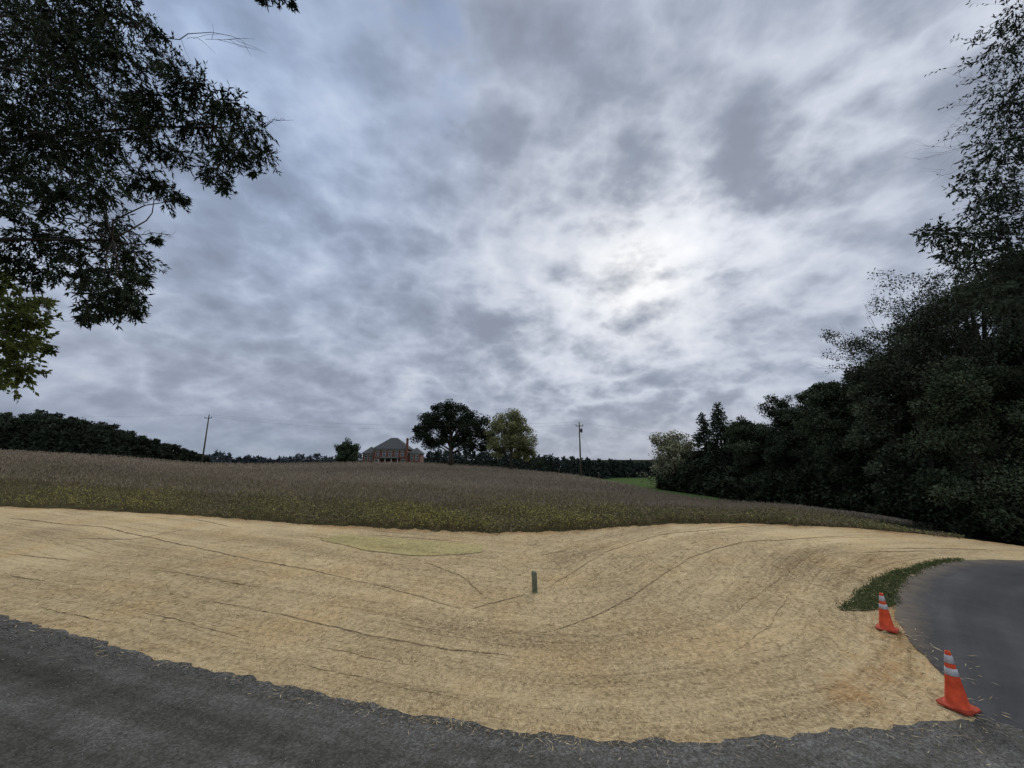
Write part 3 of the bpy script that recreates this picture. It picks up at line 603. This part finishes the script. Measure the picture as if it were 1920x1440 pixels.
def cone_belt(name, spec, label, col, per, size, wfac=.34):
    P, D = [], []
    for px, tp, Y in spec:
        b, h = place(px, tp, Y); h = max(h, 2); t = rng.random(per)**.8; an = rng.uniform(0, 6.28, per); rad = h*wfac*(1-t)**.8*rng.random(per)**.5
        P.append(np.column_stack([b[0]+rad*np.cos(an), b[1]+rad*np.sin(an), b[2]+h*t])); D.append(rng.standard_normal((per, 3)))
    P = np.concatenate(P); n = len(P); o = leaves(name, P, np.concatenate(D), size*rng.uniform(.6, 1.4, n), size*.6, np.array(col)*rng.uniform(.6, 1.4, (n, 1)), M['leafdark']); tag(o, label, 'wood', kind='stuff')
cone_belt('pine_belt', [(px+rng.uniform(-3, 3), np.interp(px, [860, 960, 1010, 1080, 1150, 1200, 1300], [848, 851, 856, 862, 866, 869, 874])+rng.uniform(-4, 5), np.interp(px, [1000, 1200], [205, 178])+rng.uniform(0, 25)) for px in np.arange(800, 1330, 3.0)],
   'distant belt of dark pines beyond the green field right of the hilltop', (.038, .050, .042), 190, 1.3)
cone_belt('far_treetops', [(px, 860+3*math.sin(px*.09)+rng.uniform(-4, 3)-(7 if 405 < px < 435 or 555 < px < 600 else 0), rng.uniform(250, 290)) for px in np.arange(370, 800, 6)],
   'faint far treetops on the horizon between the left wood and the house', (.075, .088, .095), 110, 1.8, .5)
cone_belt('wood_undergrowth', [(px, np.interp(px, [-80, 100, 200, 300, 400], [815, 812, 825, 845, 862])+rng.uniform(-4, 4), np.interp(px, [-80, 200, 400], [122, 136, 190])) for px in np.arange(-80, 392, 7)],
   'dark undergrowth filling the foot of the left skyline wood', (.03, .038, .027), 220, 1.3, .6)

# ------------------------------------------------------------ brick house
def brick_mat():
    m, nt, b = newmat('brick'); t = nd(nt, 'ShaderNodeTexBrick'); t.inputs['Scale'].default_value = 4.0
    t.inputs['Color1'].default_value = (.175, .068, .05, 1); t.inputs['Color2'].default_value = (.14, .055, .042, 1); t.inputs['Mortar'].default_value = (.17, .14, .12, 1); t.inputs['Mortar Size'].default_value = .01
    lk(nt, mapping(nt, objco(nt), rot=(R(90), 0, 0)), t.inputs['Vector']); n = noise(nt, objco(nt), .8, 4)
    lk(nt, mix(nt, 1.0, t.outputs['Color'], ramp(nt, n, [(.3, .8), (.7, 1.1)]), 'MULTIPLY'), b.inputs['Base Color']); b.inputs['Roughness'].default_value = .9; return m
M['brick'] = brick_mat(); M['shingle'] = simple('shingles', (.088, .09, .088), .95, 3, .25, .05); M['trim'] = simple('white_trim', (.50, .49, .46), .6, 3, .08); M['glass'] = simple('window_glass', (.03, .035, .045), .15, 2, .2, .5); M['door'] = simple('door_paint', (.08, .03, .025), .5)
hp = at(737, 866, 136); HX, HY = hp[0], hp[1]; HB = hz(HX, HY)
house = empty('brick_house', (HX, HY, HB), rz=R(4), label='two storey red brick house with dark hipped roofs and tall chimney on the hilltop', cat='house'); house.scale = (.92, .92, 1)
topz = at(740, 821, 136)[2]-HB; EV = at(740, 842, 136)[2]-HB; EW = EV-1.5
def hip(mb, x0, x1, y0, y1, z0, z1, ridge=.0, o=.45):
    x0 -= o; x1 += o; y0 -= o; y1 += o; cx, cy = (x0+x1)/2, (y0+y1)/2; r_ = ridge/2
    mb.add([(x0,y0,z0),(x1,y0,z0),(x1,y1,z0),(x0,y1,z0),(cx-r_,cy,z1),(cx+r_,cy,z1),(x0,y0,z0-.2),(x1,y0,z0-.2),(x1,y1,z0-.2),(x0,y1,z0-.2)],
       [(0,1,5,4),(1,2,5),(2,3,4,5),(3,0,4),(6,7,1,0),(7,8,2,1),(8,9,3,2),(9,6,0,3),(9,8,7,6)])
w_ = MB().box(-6, 6, -5, 5, -1, EV-.2); w_.build('wall', M['brick'], house)
MB().box(-10.2, -6.003, -3.6, 4.4, -1, EW-.2).build('wing_wall', M['brick'], house)
MB().box(6.003, 10.6, -4.2, 4.4, -1, EW-.2).build('wing_wall', M['brick'], house)
m_ = MB(); hip(m_, -6, 6, -5, 5, EV, topz, 2.4, .6); rf = m_.build('roof', M['shingle'], house)
m_ = MB(); hip(m_, -10.2, -6.5, -3.6, 4.4, EW, EW+2.3, .3); m_.build('wing_roof', M['shingle'], house)
m_ = MB(); hip(m_, 6.5, 10.6, -4.2, 4.4, EW, EW+2.0, .3); m_.build('wing_roof', M['shingle'], house)
m_ = MB(); ch = topz-.3; m_.box(5.65, 6.35, -6.0, -5.02, -1, ch-.6); m_.box(5.55, 6.45, -6.1, -4.95, ch-.6, ch-.35); m_.box(5.7, 6.3, -5.9, -5.1, ch-.35, ch); m_.build('chimney', M['brick'], house)
m_ = MB(); m_.box(-6.08, 6.08, -5.08, -5.003, EV-.5, EV-.21); m_.box(-10.3, -6.1, -3.68, -3.603, EW-.45, EW-.21); m_.box(6.7, 10.7, -4.28, -4.203, EW-.45, EW-.21); m_.build('cornice', M['trim'], house)
def window(x, y, z, w, h):
    fr = MB(); t = .1
    fr.box(x-w/2-t, x-w/2, y-.08, y-.004, z-t, z+h+t); fr.box(x+w/2, x+w/2+t, y-.08, y-.004, z-t, z+h+t); fr.box(x-w/2, x+w/2, y-.08, y-.004, z+h, z+h+t)
    fr.box(x-w/2, x+w/2, y-.1, y-.004, z-t, z); fr.box(x-w/2, x+w/2, y-.06, y-.03, z+h/2-.04, z+h/2+.04); fr.box(x-.03, x+.03, y-.058, y-.032, z, z+h)
    f = fr.build('window', M['trim'], house); MB().box(x-w/2, x+w/2, y-.028, y-.004, z, z+h).build('pane', M['glass'], f)
for x_ in (-4.6, -2.2, 0, 2.2, 4.3): window(x_, -5, EV-2.4, 1.0, 1.6)
for x_ in (-4.9, 4.6): window(x_, -5, EV-5.3, 1.1, 1.8)
for x_ in (-8.9, -7.3): window(x_, -3.6, EW-2.2, .9, 1.5)
for x_ in (7.6, 9.4): window(x_, -4.2, EW-2.2, .9, 1.5)
pr = MB(); hip(pr, -3.6, 3.4, -7.6, -5.1, EV-3.0, EV-2.65, 5.5, .2); pr.build('porch_roof', M['shingle'], house)
for x_ in (-3.4, -1.2, 1.0, 3.2): MB().tube([(x_, -7.4, -1), (x_, -7.4, EV-4.9), (x_, -7.4, EV-3.21)], [.17, .16, .14], 10).build('column', M['trim'], house)
d_ = MB().box(-.6, .5, -5.06, -5.004, -.2, 2.2).build('door', M['door'], house)
MB().box(.3, .38, -5.12, -5.062, .9, 1.05).build('handle', M['trim'], d_)

# ------------------------------------------------------------ utility poles and wires
def pole(px, top, Y, label, arm, bits):
    b, h = place(px, top, Y); root = empty('utility_pole', b, label=label, cat='utility pole')
    MB().tube([(0, 0, -.5), (0, 0, h*.5), (0, 0, h)], [.2, .16, .12], 10).build('pole', M['polewood'], root, smooth=True)
    MB().box(-arm, arm, -.25, -.13, h-.75, h-.6).build('crossarm', M['polewood'], root)
    for xx in (-arm*.9, arm*.9, 0):
        z0 = h-.6 if xx else h; MB().tube([(xx, -.19 if xx else 0, z0), (xx, -.19 if xx else 0, z0+.08), (xx, -.19 if xx else 0, z0+.16), (xx, -.19 if xx else 0, z0+.28)], [.04, .09, .06, .09], 8).build('insulator', M['glass'], root)
    if bits:
        MB().tube([(.42, -.1, h-2.1), (.42, -.1, h-2.0), (.42, -.1, h-1.3), (.42, -.1, h-1.2)], [.12, .22, .22, .14], 10).build('transformer', M['wire'], root)
        MB().box(.12, .24, -.14, -.06, h-1.9, h-1.4).build('bracket', M['wire'], root)
        for xe in (-2.6, 4.2): MB().tube([(0, 0, h-1.2), (xe, -1, hz(b[0]+xe, b[1]-1)-b[2])], .010, 4).build('guy_wire', M['wire'], root)
    return np.array(b), h
pA, hA = pole(392, 779, 96, 'wooden utility pole with crossarm beside the left skyline wood', .9, False)
pB, hB = pole(1086, 793, 84, 'wooden utility pole with guy wires on the slope right of the hilltop trees', .8, True)
def wire(a, b, sag, label, rad=.009):
    a = np.array(a); b = np.array(b); pts = [tuple(a+(b-a)*t-np.array([0, 0, sag*4*t*(1-t)])) for t in np.linspace(0, 1, 25)]
    o = MB().tube([tuple(np.array(p)-a) for p in pts], rad, 4).build('power_line', M['wire']); o.location = tuple(float(q) for q in a); tag(o, label, 'power line')
tA = pA+[0, 0, hA+.25]; tB = pB+[0, 0, hB+.25]
wire(tA, tB, 1.6, 'upper thin power line strung between the two utility poles')
wire(tA+[.8, -.19, -.6], tB+[-.7, -.19, -.6], 2.0, 'lower thin power line strung between the two utility poles')
eC = at(1330, 815, 96); wire(tB, eC, .8, 'power line running right from the pole on the slope toward the wood')
eL = at(-200, 765, 110); wire(tA, eL, 1.4, 'power line running left from the pole beside the skyline wood')

def stake(px, py, Y, ln, lean, label):
    t = at(px, py, Y); b = (t[0], t[1], hz(t[0], t[1])+.2); root = empty('leaning_stake', b, label=label, cat='stake')
    MB().tube([(0, 0, -.3), (lean*ln*.6, 0, ln*.6), (lean*ln, 0, ln)], [.07, .06, .05], 8).build('shaft', M['polewood'], root); MB().tube([(lean*ln, 0, ln), (lean*ln*1.04, 0, ln*1.04)], [.08, .06], 8).build('cap', M['trim'], root)
stake(1044, 884, 78, 1.7, .45, 'short stake leaning right on the crest left of the right utility pole')
stake(1124, 890, 72, 1.3, -.15, 'short upright stake on the crest right of the right utility pole')

# ------------------------------------------------------------ post
px_, py_ = post_xy; pz = hz(px_, py_)
post = empty('marker_post', (px_, py_, pz), rz=R(12), label='short weathered green wooden post standing alone in the straw', cat='post'); post.rotation_euler = (R(1), R(-2.5), R(14))
M['postgreen'] = simple('post_green', (.12, .135, .092), .9, 14, .4); M['postwood'] = simple('post_top', (.22, .21, .15), .9, 20, .3)
hh = .50; m_ = MB(); s = .058
m_.add([(-s,-s*.8,-.15),(s,-s*.8,-.15),(s,s*.8,-.15),(-s,s*.8,-.15),(-s,-s*.8,hh),(s,-s*.8,hh-.03),(s,s*.8,hh-.03),(-s,s*.8,hh)], [(3,2,1,0),(4,5,6,7),(0,1,5,4),(1,2,6,5),(2,3,7,6),(3,0,4,7)])
m_.build('shaft', M['postgreen'], post, bevel=.008)
m_ = MB(); q = s*.92; m_.add([(-q,-q*.8,hh+.001),(q,-q*.8,hh-.029),(q,q*.8,hh-.029),(-q,q*.8,hh+.001),(-q*.6,-q*.5,hh+.018),(q*.6,-q*.5,hh),(q*.6,q*.5,hh),(-q*.6,q*.5,hh+.018)], [(3,2,1,0),(4,5,6,7),(0,1,5,4),(1,2,6,5),(2,3,7,6),(3,0,4,7)]); m_.build('post_top', M['postwood'], post)

# ------------------------------------------------------------ cones
M['orange'] = simple('cone_orange', (.58, .068, .022), .6, 9, .3, .25); M['collar'] = simple('cone_collar', (.42, .42, .43), .5, 14, .25, .4); M['conebase'] = simple('cone_base', (.33, .05, .024), .8, 8, .4)
def lathe(prof, n=40):
    m = MB(); vs = [(r_*math.cos(2*math.pi*k/n), r_*math.sin(2*math.pi*k/n), z_) for r_, z_ in prof for k in range(n)]
    fs = [(i*n+k, i*n+(k+1) % n, (i+1)*n+(k+1) % n, (i+1)*n+k) for i in range(len(prof)-1) for k in range(n)]; return m.add(vs, fs)
def cr_(z): return .125-.097*(z-.03)/.67
def cone(px, py, rz, tilt, label, hgt):
    x_, y_ = gp(px, py); root = empty('traffic_cone', (x_, y_, hz(x_, y_)+.024), label=label, cat='traffic cone', group='traffic cones beside the road'); root.rotation_euler = (R(tilt[0]), R(tilt[1]), rz); s_ = hgt/.7; root.scale = (s_,)*3
    m = MB(); a, c = .175, .045
    ring = [(a-c,-a),(a,-a+c),(a,a-c),(a-c,a),(-a+c,a),(-a,a-c),(-a,-a+c),(-a+c,-a)]
    vs = [(x,y,0) for x,y in ring]+[(x,y,.028) for x,y in ring]; m.add(vs, [tuple(range(8))[::-1], tuple(range(8,16))]+[(i,(i+1)%8,8+(i+1)%8,8+i) for i in range(8)])
    m.build('base', M['conebase'], root, bevel=.006)
    lathe([(.14,.029),(.135,.036),(cr_(.05),.05),(cr_(.3),.3),(cr_(.5),.5),(cr_(.67),.67),(.03,.695),(.024,.70),(.018,.695),(.018,.6)]).build('cone_body', M['orange'], root, smooth=True)
    for z0, z1 in ((.40, .49), (.55, .65)): lathe([(cr_(z0)+.001,z0),(cr_(z0)+.004,z0+.002),(cr_(z1)+.004,z1-.002),(cr_(z1)+.001,z1)]).build('reflective_collar', M['collar'], root, smooth=True)
cone(1797, 1328, R(20), (0, 0), 'orange traffic cone with two white bands nearest the camera at the gravel corner', .66)
cone(1664, 1184, R(40), (0, 0), 'orange traffic cone with white bands farther back at the end of the grass strip', .63)

# ------------------------------------------------------------ world
saz, sel = azel(1190, 520); sel = math.atan(sel)
sund = Vector((math.sin(saz)*math.cos(sel), math.cos(saz)*math.cos(sel), math.sin(sel)))
W = bpy.data.worlds.new('World'); bpy.context.scene.world = W; W.use_nodes = True; nt = W.node_tree; bg = nt.nodes['Background']
d = nd(nt, 'ShaderNodeTexCoord').outputs['Generated']
nrm = nd(nt, 'ShaderNodeVectorMath', operation='NORMALIZE'); lk(nt, d, nrm.inputs[0]); d = nrm.outputs[0]
sp = nd(nt, 'ShaderNodeSeparateXYZ'); lk(nt, d, sp.inputs[0]); dz = math_(nt, 'ADD', math_(nt, 'MAXIMUM', sp.outputs[2], 0.0), .50)
cb = nd(nt, 'ShaderNodeCombineXYZ'); lk(nt, math_(nt, 'DIVIDE', sp.outputs[0], dz), cb.inputs[0]); lk(nt, math_(nt, 'DIVIDE', sp.outputs[1], dz), cb.inputs[1]); lk(nt, math_(nt, 'MULTIPLY', sp.outputs[2], .9), cb.inputs[2]); p = cb.outputs[0]
def dirdot(v):
    n = nd(nt, 'ShaderNodeVectorMath', operation='DOT_PRODUCT'); lk(nt, d, n.inputs[0]); n.inputs[1].default_value = tuple(v); return n.outputs['Value']
dt = math_(nt, 'MAXIMUM', dirdot(sund), 0.0)
n1 = noise(nt, mapping(nt, p, (1, 1, 1), (0, 0, R(-20)), (12.3, 6.1, 0)), 3.4, 5, .48, 0)
n2 = noise(nt, mapping(nt, p, (1, 1, 1), (0, 0, R(-20)), (7.1, 3.3, 0)), 9.0, 7, .58, 0)
bl = math_(nt, 'ABSOLUTE', math_(nt, 'SUBTRACT', noise(nt, mapping(nt, p, (1, 1, 1), loc=(3.7, 8.2, 0)), 5.2, 4, .48, 0), .5))
n3 = noise(nt, mapping(nt, p, (1, 1, 1), loc=(4.2, 9.7, 0)), 1.6, 2, .5)
t = math_(nt, 'ADD', math_(nt, 'MULTIPLY', n1, .42), math_(nt, 'ADD', math_(nt, 'MULTIPLY', n2, .36), math_(nt, 'MULTIPLY', n3, .22)))
t = math_(nt, 'SUBTRACT', math_(nt, 'ADD', t, .062), math_(nt, 'MULTIPLY', bl, .72))
col = ramp(nt, t, [(.36, (.255, .288, .37)), (.45, (.305, .35, .445)), (.52, (.375, .425, .535)), (.58, (.45, .505, .62)), (.68, (.585, .63, .72))])
thin = ramp(nt, t, [(.42, .12), (.57, 1.0)])
v2 = Vector(ray(1800, 60)).normalized(); nb = sund.cross(v2).normalized(); mdir = (sund*.55+v2*.45).normalized()
band = math_(nt, 'MULTIPLY', math_(nt, 'EXPONENT', math_(nt, 'MULTIPLY', math_(nt, 'POWER', math_(nt, 'ABSOLUTE', dirdot(nb)), 2.0), -36.0)), math_(nt, 'POWER', math_(nt, 'MAXIMUM', dirdot(mdir), 0.0), 6.0))
col = mix(nt, math_(nt, 'MULTIPLY', band, .8), col, mix(nt, 1.0, col, mix(nt, 1.0, (.185, .178, .165), thin, 'MULTIPLY'), 'ADD'))
g1 = math_(nt, 'POWER', dt, 12.0); g2 = math_(nt, 'POWER', dt, 160.0)
col = mix(nt, g1, col, mix(nt, 1.0, col, mix(nt, 1.0, (.195, .178, .145), thin, 'MULTIPLY'), 'ADD'))
col = mix(nt, g2, col, mix(nt, 1.0, col, mix(nt, 1.0, (.24, .21, .14), thin, 'MULTIPLY'), 'ADD'))
lf = math_(nt, 'MULTIPLY', ramp(nt, math_(nt, 'MULTIPLY', sp.outputs[0], -1.0), [(-.0, 0.0), (.5, 1.0)]), ramp(nt, sp.outputs[2], [(.2, 0.0), (.7, 1.0)]))
col = mix(nt, lf, col, mix(nt, 1.0, col, (.92, 1.03, 1.16), 'MULTIPLY'))
hb = ramp(nt, sp.outputs[2], [(0.0, 1.0), (.16, 0.0)])
hcol = mix(nt, ramp(nt, math_(nt, 'ADD', math_(nt, 'MULTIPLY', sp.outputs[0], .5), .5), [(.25, 0.0), (.75, 1.0)]), (.25, .30, .38), (.45, .46, .51))
col = mix(nt, math_(nt, 'MULTIPLY', hb, .65), col, hcol)
sky = nd(nt, 'ShaderNodeTexSky', sky_type='NISHITA'); sky.sun_disc = False; sky.sun_elevation = sel; sky.sun_rotation = saz
skc = mix(nt, 1.0, sky.outputs[0], (.10, .10, .10), 'MULTIPLY')
# small gap of clear sky high up, left of the middle
gdir = Vector(ray(820, 30)).normalized(); gap = math_(nt, 'MULTIPLY', math_(nt, 'POWER', math_(nt, 'MAXIMUM', dirdot(gdir), 0.0), 60.0), ramp(nt, n2, [(.46, 0.0), (.58, .6)])); col = mix(nt, gap, col, mix(nt, .5, skc, (.36, .48, .74)))
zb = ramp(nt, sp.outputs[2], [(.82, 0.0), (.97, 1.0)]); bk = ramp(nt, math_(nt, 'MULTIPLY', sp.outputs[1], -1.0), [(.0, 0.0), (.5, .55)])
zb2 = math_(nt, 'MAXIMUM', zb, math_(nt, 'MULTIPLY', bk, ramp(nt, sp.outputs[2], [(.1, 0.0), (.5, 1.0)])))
col = mix(nt, zb2, col, mix(nt, 1.0, col, (2.75, 2.5, 2.1), 'MULTIPLY'))  # extra brightness added to unseen sky overhead and behind camera, lighting the ground
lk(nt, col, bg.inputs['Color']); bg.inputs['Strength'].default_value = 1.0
sl = bpy.data.lights.new('sun', 'SUN'); sl.energy = 1.5; sl.angle = R(25); sl.color = (1, .94, .85); so = bpy.data.objects.new('sun', sl); C.objects.link(so)
so.rotation_euler = (-sund).to_track_quat('-Z', 'Y').to_euler()

# ------------------------------------------------------------ camera
cam = bpy.data.cameras.new('camera'); cam.sensor_width = 36; cam.lens = 36*F/1920; cam.clip_end = 9000; cam.clip_start = .05
co = bpy.data.objects.new('camera', cam); C.objects.link(co); co.location = (0, 0, CZ); co.rotation_euler = (R(90)+TH, 0, 0)
sc = bpy.context.scene; sc.camera = co; sc.view_settings.view_transform = 'Standard'; sc.view_settings.look = 'None'; sc.view_settings.exposure = 0
